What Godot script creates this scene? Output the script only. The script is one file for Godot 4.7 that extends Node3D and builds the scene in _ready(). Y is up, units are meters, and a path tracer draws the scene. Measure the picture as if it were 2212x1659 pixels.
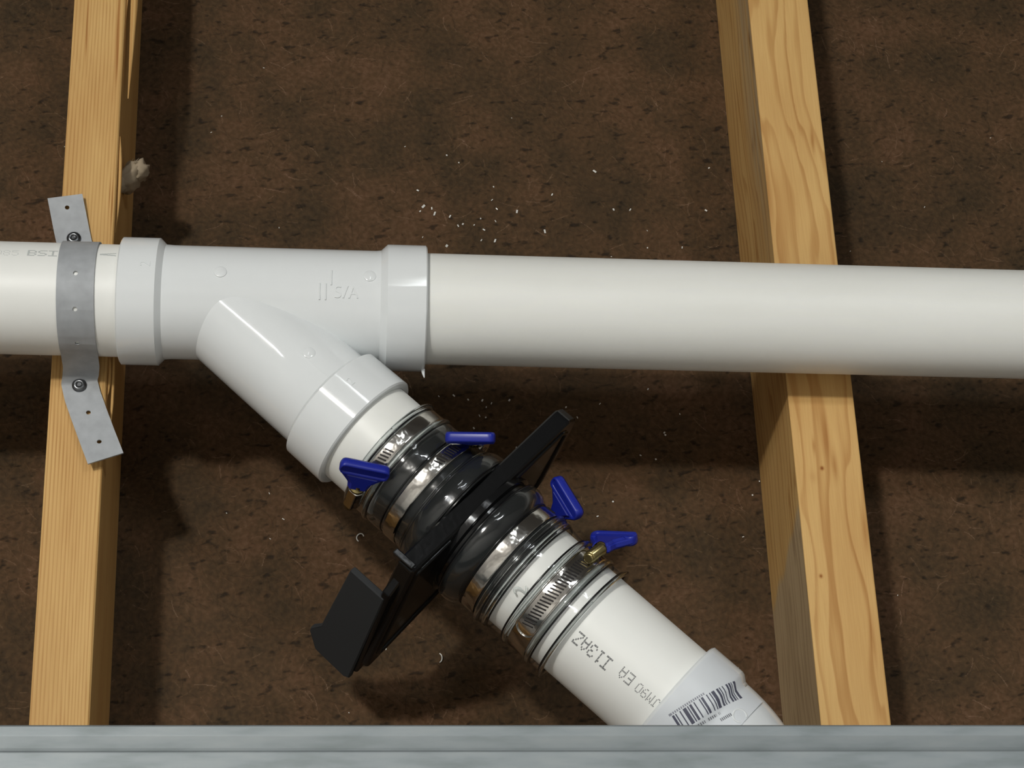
extends Node3D

# A garage wall seen from below: white plastic pipe strapped across two wood studs, a wye, a black gate
# valve between two clear couplings with four thumb-key hose clamps, and a galvanized rail in front.
# Metres; the wall's studs face +z at z = 0, the dark board behind them is at z = -0.089.

const MM := 0.001
const RUN_AT := Vector3(-0.1776, 2.1004, 0.0312)
const RUN_TURN := -0.02588
const BRANCH_AT := Vector3(0.0164, 2.0212, 0.0312)
const BRANCH_X := Vector3(0.72156, -0.69235, 0.0)
const BOARD_Z := -0.089

var M := {}
var used := {}


func _ready() -> void:
	# --- camera
	var cam := Camera3D.new()
	cam.name = "camera"
	cam.fov = rad_to_deg(2.0 * atan(829.5 / 4400.0))
	cam.near = 0.02
	cam.far = 60.0
	var back := Vector3(-0.0872, -0.4118, 0.9071).normalized()
	var right := Vector3(0.9962, -0.0362, 0.0794)
	right = (right - back * right.dot(back)).normalized()
	cam.transform = Transform3D(Basis(right, back.cross(right), back), Vector3(0.0, 1.60025, 1.02122))
	add_child(cam)
	cam.current = true
	# --- air and exposure
	var env := Environment.new()
	env.background_mode = Environment.BG_COLOR
	env.background_color = Color(0.0, 0.0, 0.0)
	env.tonemap_mode = Environment.TONE_MAPPER_LINEAR
	env.tonemap_exposure = 0.62
	env.sdfgi_enabled = true
	env.ssao_enabled = true
	env.ssil_enabled = true
	var we := WorldEnvironment.new()
	we.name = "air"
	we.environment = env
	add_child(we)
	# --- materials, room and lamps, the pair over the floor added as fill
	make_materials()
	build_room()
	globe_lamp(Vector3(-1.45, 2.48, 4.3), 13.5)
	tube_fixture("long white tube light on the ceiling in front of the stud wall", Vector3(0.13, 2.70, 1.75), 1.5, 0.16)
	tube_fixture("added unseen tube light on the ceiling, left one of the fill pair over the garage floor", Vector3(-1.3, 2.70, 3.2), 1.24, 10.0)  # added, out of view: lights the floor for bounce fill
	tube_fixture("added unseen tube light on the ceiling, right one of the fill pair over the garage floor", Vector3(1.3, 2.70, 3.2), 1.24, 10.0)  # second added fill light, likewise out of view
	# --- the wall
	build_board()
	build_studs()
	# --- plumbing
	build_run_pipes()
	build_wye()
	build_stub()
	build_gate()
	build_couplings()
	build_lower_pipe()
	build_elbow()
	build_clamps()
	build_strap()
	build_rail()
	build_bits()


# ------------------------------------------------------------------ naming

func numbered(called: String) -> String:
	var n: int = used.get(called, 0)
	used[called] = n + 1
	return called if n == 0 else "%s_%03d" % [called, n]


func tag(o: Node3D, label: String, category: String, group := "") -> void:
	o.set_meta("label", label)
	o.set_meta("category", category)
	if group:
		o.set_meta("group", group)


func thing(called: String, label: String, category: String, at := Transform3D(), group := "") -> Node3D:
	var o := Node3D.new()
	o.name = numbered(called)
	o.transform = at
	add_child(o, true)
	tag(o, label, category, group)
	return o


func put(called: String, st: SurfaceTool, mat: Material, parent: Node3D, at := Transform3D()) -> MeshInstance3D:
	st.generate_normals()
	var o := MeshInstance3D.new()
	o.mesh = st.commit()
	o.material_override = mat
	o.name = called if parent != self else numbered(called)
	o.transform = at
	parent.add_child(o, true)
	return o


func struct(called: String, st: SurfaceTool, mat: Material) -> MeshInstance3D:
	var o := put(called, st, mat, self)
	o.set_meta("kind", "structure")
	return o


func branch_frame() -> Transform3D:
	var x := BRANCH_X.normalized()
	return Transform3D(Basis(x, Vector3(-x.y, x.x, 0), Vector3(0, 0, 1)), BRANCH_AT)


func run_frame() -> Transform3D:
	return Transform3D(Basis(Vector3(0, 0, 1), RUN_TURN), RUN_AT)


# the frame on a pipe's skin: x along the pipe, y round it, z outward
func skin(t: float, r: float, phi_deg: float) -> Transform3D:
	var a := deg_to_rad(phi_deg)
	var out := Vector3(0, sin(a), cos(a))
	return Transform3D(Basis(Vector3(1, 0, 0), Vector3(0, cos(a), -sin(a)), out), Vector3(t, 0, 0) + out * r)


# ------------------------------------------------------------------ mesh helpers

func begin() -> SurfaceTool:
	var st := SurfaceTool.new()
	st.begin(Mesh.PRIMITIVE_TRIANGLES)
	return st


# corners run counter-clockwise seen from outside
func quad(st: SurfaceTool, a: Vector3, b: Vector3, c: Vector3, d: Vector3, g := -1, uv := []) -> void:
	st.set_smooth_group(g)
	var v := [a, c, b, a, d, c]
	var k := [0, 2, 1, 0, 3, 2]
	for i in 6:
		if uv.size() == 4:
			st.set_uv(uv[k[i]])
		else:
			st.set_uv(Vector2(v[i].x, v[i].y))
		st.add_vertex(v[i])


func tri(st: SurfaceTool, a: Vector3, b: Vector3, c: Vector3, g := -1) -> void:
	st.set_smooth_group(g)
	for q: Vector3 in [a, c, b]:
		st.set_uv(Vector2(q.x, q.y))
		st.add_vertex(q)


# profile entries [x mm, r mm, smooth group of the stretch that starts here]; outer skin runs towards +x
func lathe(st: SurfaceTool, prof: Array, segs := 72, closed := true, from := 0.0, to := TAU, u0 := 0.0, ulen := 1.0) -> void:
	var n := prof.size() if closed else prof.size() - 1
	for i in n:
		var a: Array = prof[i]
		var b: Array = prof[(i + 1) % prof.size()]
		for k in segs:
			var p0 := from + (to - from) * k / segs
			var p1 := from + (to - from) * (k + 1) / segs
			var q := []
			var uv := []
			for e in [[a, p0], [b, p0], [b, p1], [a, p1]]:
				var r: float = e[0][1] * MM
				q.append(Vector3(e[0][0] * MM, r * sin(e[1]), r * cos(e[1])))
				uv.append(Vector2((e[0][0] * MM - u0) / ulen, e[1] / TAU + 0.5))
			quad(st, q[0], q[1], q[2], q[3], int(a[2]) + 1 if a.size() > 2 else i + 1, uv)


func round_poly(pts: Array, radius, n := 4) -> PackedVector2Array:
	var out := PackedVector2Array()
	for i in pts.size():
		var p: Vector2 = pts[i]
		var rr: float = radius[i] if radius is Array else radius
		var a: Vector2 = pts[(i - 1 + pts.size()) % pts.size()]
		var b: Vector2 = pts[(i + 1) % pts.size()]
		if rr <= 0.0:
			out.append(p)
			continue
		var da := (a - p).normalized()
		var db := (b - p).normalized()
		var half := da.angle_to(db) / 2.0
		var cut := minf(rr / absf(tan(half)), minf(p.distance_to(a), p.distance_to(b)) * 0.49)
		var pa := p + da * cut
		var pb := p + db * cut
		for k in n + 1:
			var t := float(k) / n
			out.append(pa.lerp(p, t).lerp(p.lerp(pb, t), t))
	return out


func inset(poly: PackedVector2Array, by: float) -> PackedVector2Array:
	var out := PackedVector2Array()
	var n := poly.size()
	for i in n:
		var p := poly[i]
		var e0 := (p - poly[(i - 1 + n) % n]).normalized()
		var e1 := (poly[(i + 1) % n] - p).normalized()
		var n0 := Vector2(-e0.y, e0.x)
		var n1 := Vector2(-e1.y, e1.x)
		var m := (n0 + n1).normalized()
		out.append(p + m * by / maxf(0.35, m.dot(n0)))
	return out


# a counter-clockwise outline in xy, thickened along z from z0 to z1, its rims bevelled
func prism(st: SurfaceTool, poly: PackedVector2Array, z0: float, z1: float, bevel := 0.0, xf := Transform3D(), smooth := false) -> void:
	var n := poly.size()
	var small := inset(poly, bevel) if bevel > 0.0 else poly
	var rings := [[small, z0]]
	if bevel > 0.0:
		rings.append([poly, z0 + bevel])
		rings.append([poly, z1 - bevel])
	rings.append([small, z1])
	var run := 0.0
	for i in n:
		var j := (i + 1) % n
		var step := poly[i].distance_to(poly[j])
		for k in rings.size() - 1:
			var lo: PackedVector2Array = rings[k][0]
			var hi: PackedVector2Array = rings[k + 1][0]
			var za: float = rings[k][1]
			var zb: float = rings[k + 1][1]
			quad(st, xf * Vector3(lo[i].x, lo[i].y, za), xf * Vector3(lo[j].x, lo[j].y, za), xf * Vector3(hi[j].x, hi[j].y, zb), xf * Vector3(hi[i].x, hi[i].y, zb),
				(k + 1 if smooth else -1), [Vector2(run, za), Vector2(run + step, za), Vector2(run + step, zb), Vector2(run, zb)])
		run += step
	var t := Geometry2D.triangulate_polygon(small)
	for i in range(0, t.size(), 3):
		var a := small[t[i]]
		var b := small[t[i + 1]]
		var c := small[t[i + 2]]
		if (b - a).cross(c - a) < 0.0:
			var s := b
			b = c
			c = s
		tri(st, xf * Vector3(a.x, a.y, z1), xf * Vector3(b.x, b.y, z1), xf * Vector3(c.x, c.y, z1), 40)
		tri(st, xf * Vector3(a.x, a.y, z0), xf * Vector3(c.x, c.y, z0), xf * Vector3(b.x, b.y, z0), 41)


# a flat border between an outline and its inset
func border(st: SurfaceTool, poly: PackedVector2Array, by: float, z0: float, z1: float, xf := Transform3D()) -> void:
	var mid := inset(poly, by * 0.35)
	var inn := inset(poly, by)
	var e := (z1 - z0) * 0.22
	var n := poly.size()
	for i in n:
		var j := (i + 1) % n
		var ring := [Vector3(0, 0, 0)]
		var prof := [[poly, z0 + e], [poly, z1 - e], [mid, z1], [inn, z1 - e * 1.2], [inn, z0 + e * 1.2], [mid, z0], [poly, z0 + e]]
		for k in prof.size() - 1:
			var a: PackedVector2Array = prof[k][0]
			var b: PackedVector2Array = prof[k + 1][0]
			quad(st, xf * Vector3(a[i].x, a[i].y, prof[k][1]), xf * Vector3(a[j].x, a[j].y, prof[k][1]), xf * Vector3(b[j].x, b[j].y, prof[k + 1][1]), xf * Vector3(b[i].x, b[i].y, prof[k + 1][1]), 7)


func box(st: SurfaceTool, at: Vector3, size: Vector3, bevel := 0.0, xf := Transform3D()) -> void:
	var h := size / 2.0
	var poly := PackedVector2Array([Vector2(-h.x, -h.y), Vector2(h.x, -h.y), Vector2(h.x, h.y), Vector2(-h.x, h.y)])
	if bevel > 0.0:
		poly = round_poly([poly[0], poly[1], poly[2], poly[3]], bevel, 2)
	prism(st, poly, -h.z, h.z, bevel, xf * Transform3D(Basis(), at))


func tube(st: SurfaceTool, path: Array, radius, segs := 12, caps := true) -> void:
	var n := path.size()
	var rings := []
	var side := Vector3.ZERO
	for i in n:
		var d: Vector3 = (path[mini(i + 1, n - 1)] - path[maxi(i - 1, 0)]).normalized()
		if side == Vector3.ZERO:
			side = d.cross(Vector3(0.13, 0.21, 0.97)).normalized()
		side = (side - d * side.dot(d)).normalized()
		var up := d.cross(side)
		var ring := []
		var r: float = radius[i] if radius is Array else radius
		for k in segs:
			var a := TAU * k / segs
			ring.append(path[i] + (side * cos(a) + up * sin(a)) * r)
		rings.append(ring)
	for i in n - 1:
		for k in segs:
			var l := (k + 1) % segs
			quad(st, rings[i][k], rings[i][l], rings[i + 1][l], rings[i + 1][k], 1)
	if caps:
		for k in segs:
			var l := (k + 1) % segs
			tri(st, path[0], rings[0][l], rings[0][k], 2)
			tri(st, path[n - 1], rings[n - 1][k], rings[n - 1][l], 3)


func ball(st: SurfaceTool, at: Vector3, r: Vector3, segs := 16, rough := 0.0, seed_ := 1) -> void:
	var rows := segs / 2
	var nz := FastNoiseLite.new()
	nz.seed = seed_
	nz.frequency = 1.1
	var f := func(i: int, k: int) -> Vector3:
		var th := PI * i / rows
		var ph := TAU * (k % segs) / segs
		var v := Vector3(sin(th) * cos(ph), cos(th), sin(th) * sin(ph))
		return at + v * r * (1.0 + rough * nz.get_noise_3dv(v * 1.6))
	for i in rows:
		for k in segs:
			quad(st, f.call(i, k), f.call(i, k + 1), f.call(i + 1, k + 1), f.call(i + 1, k), 1)


func raised_text(parent: Node3D, called: String, text: String, size_mm: float, mat: Material, at: Transform3D) -> void:
	var tm := TextMesh.new()
	tm.text = text
	tm.font_size = 32
	tm.pixel_size = size_mm * MM / 24.0
	tm.depth = 0.0011
	tm.curve_step = 2.0
	var fnt := SystemFont.new()
	fnt.font_names = PackedStringArray(["Droid Sans"])
	tm.font = fnt
	var o := MeshInstance3D.new()
	o.mesh = tm
	o.material_override = mat
	o.name = called
	o.transform = at
	parent.add_child(o, true)


# ------------------------------------------------------------------ materials

func plain(called: String, color: Color, rough: float, metal := 0.0, spec := 0.5) -> StandardMaterial3D:
	var m := StandardMaterial3D.new()
	m.resource_name = called
	m.albedo_color = color
	m.roughness = rough
	m.metallic = metal
	m.metallic_specular = spec
	return m


func noise_tex(seed_: int, freq: float, ramp: Array, size := 512, octaves := 4) -> NoiseTexture2D:
	var nz := FastNoiseLite.new()
	nz.seed = seed_
	nz.frequency = freq
	nz.fractal_octaves = octaves
	var t := NoiseTexture2D.new()
	t.width = size
	t.height = size
	t.seamless = true
	t.noise = nz
	if ramp:
		var g := Gradient.new()
		g.offsets = PackedFloat32Array(ramp[0])
		g.colors = PackedColorArray(ramp[1])
		t.color_ramp = g
	return t


func make_materials() -> void:
	var pipe_grain := noise_tex(3, 0.02, [[0.0, 1.0], [Color(0.97, 0.97, 0.965), Color(1, 1, 1)]], 256, 3)
	M.pipe = plain("matt white pipe plastic", Color(0.925, 0.93, 0.915), 0.42)
	M.pipe.albedo_texture = pipe_grain
	M.fitting = plain("glossy white fitting plastic", Color(0.885, 0.90, 0.905), 0.075)
	M.black = plain("black gate plastic", Color(0.075, 0.077, 0.08), 0.16, 0.0, 0.4)
	M.black.heightmap_enabled = true
	M.black.heightmap_texture = noise_tex(21, 0.05, [], 256, 2)
	M.black.heightmap_scale = 0.006
	M.black.uv1_triplanar = true
	M.black.uv1_scale = Vector3(16, 16, 16)
	M.matt_black = plain("matt black handle plastic", Color(0.20, 0.205, 0.21), 0.75, 0.0, 0.25)
	M.key = plain("blue key plastic", Color(0.10, 0.15, 0.56), 0.36)
	M.steel = plain("stainless band steel", Color(0.80, 0.79, 0.77), 0.16, 1.0)
	M.steel.heightmap_enabled = true
	M.steel.heightmap_texture = noise_tex(9, 0.02, [], 256, 3)
	M.steel.heightmap_scale = 0.03
	M.steel.uv1_triplanar = true
	M.steel.uv1_scale = Vector3(20, 20, 20)
	M.brass = plain("yellow plated screw steel", Color(0.66, 0.60, 0.42), 0.25, 1.0)
	M.slot = plain("dark slot", Color(0.16, 0.15, 0.15), 0.5, 0.6)
	M.screw = plain("zinc screw steel", Color(0.45, 0.46, 0.47), 0.3, 1.0)
	M.clear = plain("clear vinyl", Color(0.70, 0.74, 0.74, 0.025), 0.07)
	M.clear.transparency = BaseMaterial3D.TRANSPARENCY_ALPHA
	M.clear.cull_mode = BaseMaterial3D.CULL_DISABLED
	M.painted_refraction = plain("dark seam", Color(0.07, 0.07, 0.075), 0.2)  # opaque dark colour painting the lines that clear ridges refract
	M.clear_solid = plain("clear vinyl bead", Color(0.93, 0.95, 0.95, 0.0), 0.05)
	M.clear_solid.refraction_enabled = true
	M.clear_solid.refraction_scale = 0.05
	M.strap = plain("galvanized strap", Color(0.67, 0.685, 0.70), 0.6, 0.1)
	M.strap.albedo_texture = noise_tex(31, 0.05, [[0.0, 1.0], [Color(0.90, 0.90, 0.90), Color(1, 1, 1)]], 256, 4)
	M.strap.uv1_triplanar = true
	M.strap.uv1_scale = Vector3(9, 9, 9)
	M.rail = plain("galvanized rail", Color(0.555, 0.58, 0.585), 0.5, 0.3)
	M.rail.albedo_texture = noise_tex(33, 0.012, [[0.0, 0.45, 1.0], [Color(0.82, 0.84, 0.84), Color(0.93, 0.94, 0.95), Color(1, 1, 1)]], 512, 5)
	M.rail.uv1_triplanar = true
	M.rail.uv1_scale = Vector3(3, 14, 14)
	M.wall = plain("painted drywall", Color(0.52, 0.51, 0.50), 0.9)
	M.ceiling = plain("bare ceiling board", Color(0.42, 0.41, 0.40), 0.9)
	M.concrete = plain("pale sealed concrete", Color(0.66, 0.65, 0.63), 0.8)
	M.concrete.albedo_texture = noise_tex(41, 0.01, [[0.0, 1.0], [Color(0.8, 0.8, 0.8), Color(1, 1, 1)]], 256, 5)
	M.white_metal = plain("white enamel", Color(0.85, 0.85, 0.85), 0.4)
	M.fleck = plain("pale fleck", Color(0.86, 0.86, 0.84), 0.25)
	M.fluff = plain("pale fluff", Color(0.62, 0.56, 0.47), 0.8)
	M.board = board_material()
	M.left_wood = wood_material(true)
	M.right_wood = wood_material(false)


func board_material() -> StandardMaterial3D:
	# wet-felted fibre board: dark brown, flecked with darker chips and paler fibres
	var n := 1536
	var coarse := FastNoiseLite.new()
	coarse.seed = 5
	coarse.frequency = 0.006
	coarse.fractal_octaves = 5
	coarse.fractal_gain = 0.62
	var chips := FastNoiseLite.new()
	chips.seed = 8
	chips.frequency = 0.036
	chips.fractal_octaves = 3
	chips.domain_warp_enabled = true
	chips.domain_warp_amplitude = 6.0
	chips.domain_warp_frequency = 0.03
	var fine := FastNoiseLite.new()
	fine.seed = 12
	fine.frequency = 0.11
	fine.fractal_octaves = 3
	var a := coarse.get_seamless_image(n, n).get_data()
	var b := chips.get_seamless_image(n, n).get_data()
	var c := fine.get_seamless_image(n, n).get_data()
	var h := PackedFloat32Array()
	h.resize(n * n)
	var dark := PackedFloat32Array()
	dark.resize(n * n)
	for i in n * n:
		# chips lie a little flattened and slanted
		var x := i % n
		var y := i / n
		var bi := b[((y * 2) % n) * n + (x + y / 2) % n]
		var chip := smoothstep(30.0, 80.0, float(bi))
		var soft := a[i] / 255.0
		dark[i] = (0.48 + 0.52 * chip) * (0.70 + 0.56 * soft + 0.46 * (c[i] - 128.0) / 255.0)
		h[i] = 0.35 * chip + 0.40 * c[i] / 255.0
	var rng := RandomNumberGenerator.new()
	rng.seed = 77
	for k in 26000:
		var x := rng.randf() * n
		var y := rng.randf() * n
		var ang := rng.randfn(0.55, 0.8)
		var bend := rng.randfn(0.0, 0.03)
		var len := int(rng.randf_range(5.0, 30.0))
		var gain := rng.randf_range(0.78, 1.20) if k % 17 else rng.randf_range(1.25, 1.6)
		var lift := 0.16 if gain > 1.0 else -0.12
		for s in len:
			x += cos(ang)
			y += sin(ang)
			ang += bend
			var at := posmod(int(y), n) * n + posmod(int(x), n)
			dark[at] *= gain
			h[at] += lift
	var col := PackedByteArray()
	col.resize(n * n * 3)
	var hb := PackedByteArray()
	hb.resize(n * n)
	for i in n * n:
		var v := clampf(dark[i], 0.0, 2.2)
		var warm := 0.95 + 0.1 * a[i] / 255.0
		col[i * 3] = clampi(int(77.0 * pow(v, 0.70) * warm), 0, 255)
		col[i * 3 + 1] = clampi(int(58.5 * pow(v, 0.68)), 0, 255)
		col[i * 3 + 2] = clampi(int(39.0 * pow(v, 0.66)), 0, 255)
		var pale := maxf(v - 1.05, 0.0)
		col[i * 3 + 2] = mini(255, col[i * 3 + 2] + int(26.0 * pale))
		col[i * 3 + 1] = mini(255, col[i * 3 + 1] + int(10.0 * pale))
		hb[i] = clampi(int(h[i] * 200.0), 0, 255)
	var m := plain("dark fibre board", Color(1, 1, 1), 0.78, 0.0, 0.3)
	m.albedo_texture = ImageTexture.create_from_image(Image.create_from_data(n, n, false, Image.FORMAT_RGB8, col))
	m.heightmap_enabled = true
	m.heightmap_texture = ImageTexture.create_from_image(Image.create_from_data(n, n, false, Image.FORMAT_L8, hb))
	m.heightmap_scale = 0.12
	return m


# u: across the faces (metres from the left edge of the front face), v: up the stud, both over the texture's size
func wood_material(straight: bool) -> StandardMaterial3D:
	var w := 640
	var hgt := 1792
	var su := 0.256 / w
	var sv := 0.7168 / hgt
	var nz := FastNoiseLite.new()
	nz.seed = 61 if straight else 62
	nz.frequency = 1.0
	nz.fractal_octaves = 2
	var grain := FastNoiseLite.new()
	grain.seed = 64
	grain.frequency = 1.0
	grain.fractal_octaves = 2
	# marks: u mm, v m, half width mm, half height mm, strength, red keep
	var marks := []
	if straight:
		marks = [[8.6, 2.300, 0.35, 20.0, 0.55], [9.0, 2.283, 0.3, 12.0, 0.5], [26.6, 2.296, 0.7, 34.0, 0.6], [27.3, 2.272, 0.4, 18.0, 0.45], [28.4, 2.176, 0.5, 16.0, 0.5], [26.9, 2.182, 0.3, 10.0, 0.45], [25.5, 2.06, 0.6, 22.0, 0.4]]
	else:
		marks = [[15.3, 2.0128, 1.0, 1.2, 0.8], [8.4, 1.9504, 0.9, 1.1, 0.75], [9.8, 2.008, 2.4, 4.0, 0.10], [19.5, 2.030, 2.0, 16.0, 0.28], [22.5, 2.014, 1.6, 9.0, 0.3], [12.0, 2.026, 0.9, 5.0, 0.3], [30.5, 2.222, 1.1, 8.0, 0.38], [1.0, 2.19, 1.6, 26.0, 0.25], [35.2, 1.975, 1.6, 12.0, 0.22], [33.0, 1.915, 1.2, 14.0, 0.2], [244.0, 2.297, 2.0, 7.0, 0.5], [246.5, 2.281, 1.6, 9.0, 0.5], [232.0, 2.235, 2.5, 10.0, 0.3], [228.0, 1.90, 1.5, 30.0, 0.15]]
	var data := PackedByteArray()
	data.resize(w * hgt * 3)
	for j in hgt:
		var v := 1.68 + j * sv
		for i in w:
			var u := i * su
			var ring: float
			if straight:
				ring = (u + 0.0016 * nz.get_noise_2d(u * 30.0, v * 3.0)) * 520.0
			else:
				var q := u - 0.016 + (0.055 * (v - 2.0) + 0.017 * nz.get_noise_2d(4.0, v * 4.2) + 0.003 * nz.get_noise_2d(u * 90.0, v * 12.0))
				ring = sqrt(q * q + 0.00004) * 125.0 + 0.5 * nz.get_noise_2d(u * 60.0, v * 5.0)
			var f: float = ring - floorf(ring)
			var late: float = smoothstep(0.55, 0.9, f) * (1.0 - smoothstep(0.93, 1.0, f))
			var depth := 0.30 if straight else 0.23
			depth *= 0.55 + 0.6 * (0.5 + nz.get_noise_2d(u * 45.0 + 9.0, v * 2.6))
			var fib := grain.get_noise_2d(u * 1500.0, v * 26.0)
			var blot := nz.get_noise_2d(u * 22.0 + 40.0, v * 7.0)
			var t := 1.0 - late * depth + fib * 0.06 + blot * 0.10
			for mk in marks:
				var du: float = (u * 1000.0 - mk[0]) / mk[2]
				var dv: float = (v - mk[1]) * 1000.0 / mk[3]
				var e := du * du + dv * dv
				if e < 6.0:
					t -= mk[4] * exp(-e * 1.2)
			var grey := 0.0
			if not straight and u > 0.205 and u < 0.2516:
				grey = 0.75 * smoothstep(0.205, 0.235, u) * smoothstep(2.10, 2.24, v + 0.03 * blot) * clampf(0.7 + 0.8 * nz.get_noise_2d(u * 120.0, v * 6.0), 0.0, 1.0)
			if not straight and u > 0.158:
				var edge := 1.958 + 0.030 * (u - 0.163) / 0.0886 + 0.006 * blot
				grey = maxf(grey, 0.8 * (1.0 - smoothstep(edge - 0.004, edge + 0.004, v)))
			t = clampf(t, 0.12, 1.15)
			var at := (j * w + i) * 3
			var hue := t - 1.0
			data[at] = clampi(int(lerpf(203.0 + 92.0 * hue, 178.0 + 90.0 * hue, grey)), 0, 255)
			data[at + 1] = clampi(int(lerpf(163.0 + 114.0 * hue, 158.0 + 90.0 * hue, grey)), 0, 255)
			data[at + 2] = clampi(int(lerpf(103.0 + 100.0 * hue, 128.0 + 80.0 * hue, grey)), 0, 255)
	var m := plain("straight grained pine" if straight else "wavy grained pine", Color(1, 1, 1), 0.62, 0.0, 0.35)
	m.albedo_texture = ImageTexture.create_from_image(Image.create_from_data(w, hgt, false, Image.FORMAT_RGB8, data))
	m.uv1_scale = Vector3(1.0 / 0.256, 1.0 / 0.7168, 1)
	m.uv1_offset = Vector3(0, -1.68 / 0.7168, 0)
	return m


# ------------------------------------------------------------------ room and lamps

func build_room() -> void:
	var a := begin()
	box(a, Vector3(0, -0.05, 3.1), Vector3(7.0, 0.1, 6.6))
	struct("floor", a, M.concrete)
	a = begin()
	box(a, Vector3(0, 2.79, 3.1), Vector3(7.0, 0.1, 6.6))
	struct("ceiling", a, M.ceiling)
	for s in [-1, 1]:
		a = begin()
		box(a, Vector3(3.45 * s, 1.37, 3.1), Vector3(0.1, 2.738, 6.6))
		struct("wall_left" if s < 0 else "wall_right", a, M.wall)
	a = begin()
	box(a, Vector3(0, 1.37, 6.35), Vector3(6.798, 2.738, 0.1))
	struct("wall_front", a, M.wall)


func globe_lamp(at: Vector3, energy: float) -> void:
	var t := thing("globe_lamp", "round white globe lamp hanging from the ceiling at the far end of the garage", "lamp", Transform3D(Basis(), at))
	var g := begin()
	ball(g, Vector3.ZERO, Vector3.ONE * 0.15, 32)
	var glow := plain("lit opal glass", Color(0.9, 0.9, 0.9), 0.4)
	glow.emission_enabled = true
	glow.emission = Color(1.0, 0.985, 0.955)
	glow.emission_energy_multiplier = 3.0
	put("lamp_globe", g, glow, t)
	var rod := begin()
	tube(rod, [Vector3(0, 0.15, 0), Vector3(0, 2.74 - at.y, 0)], 0.008, 10)
	put("rod", rod, M.white_metal, t)
	var l := OmniLight3D.new()
	l.name = "globe_light"
	l.light_color = Color(1.0, 0.985, 0.955)
	l.light_energy = energy
	l.light_size = 0.14
	l.omni_range = 20.0
	l.omni_attenuation = 2.0
	l.shadow_enabled = true
	t.add_child(l)


func tube_fixture(label: String, at: Vector3, length: float, energy: float) -> void:
	var t := thing("tube_light", label, "lamp", Transform3D(Basis(), at))
	var b := begin()
	box(b, Vector3(0, 0.0245, 0), Vector3(0.10, 0.03, length), 0.004)
	put("housing", b, M.white_metal, t)
	for s in [-1, 1]:
		var e := begin()
		box(e, Vector3(0, -0.002, s * (length / 2.0 - 0.012)), Vector3(0.05, 0.03, 0.02), 0.003)
		put("end_cap", e, M.white_metal, t)
	var glow := plain("lit tube", Color(0.95, 0.95, 0.95), 0.4)
	glow.emission_enabled = true
	glow.emission = Color(0.97, 0.99, 1.0)
	glow.emission_energy_multiplier = 20.0
	var g := begin()
	tube(g, [Vector3(0, -0.006, -length / 2.0 + 0.02), Vector3(0, -0.006, length / 2.0 - 0.02)], 0.013, 18)
	put("lamp_tube", g, glow, t)
	var l := AreaLight3D.new()
	l.name = "tube_glow"
	l.area_size = Vector2(0.05, length - 0.05)
	l.light_energy = energy
	l.light_color = Color(0.97, 0.99, 1.0)
	l.area_range = 20.0
	l.area_attenuation = 2.0
	l.shadow_enabled = true
	l.transform = Transform3D(Basis(Vector3(1, 0, 0), -PI / 2.0), Vector3(0, -0.021, 0))
	t.add_child(l)


# ------------------------------------------------------------------ the wall

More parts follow.
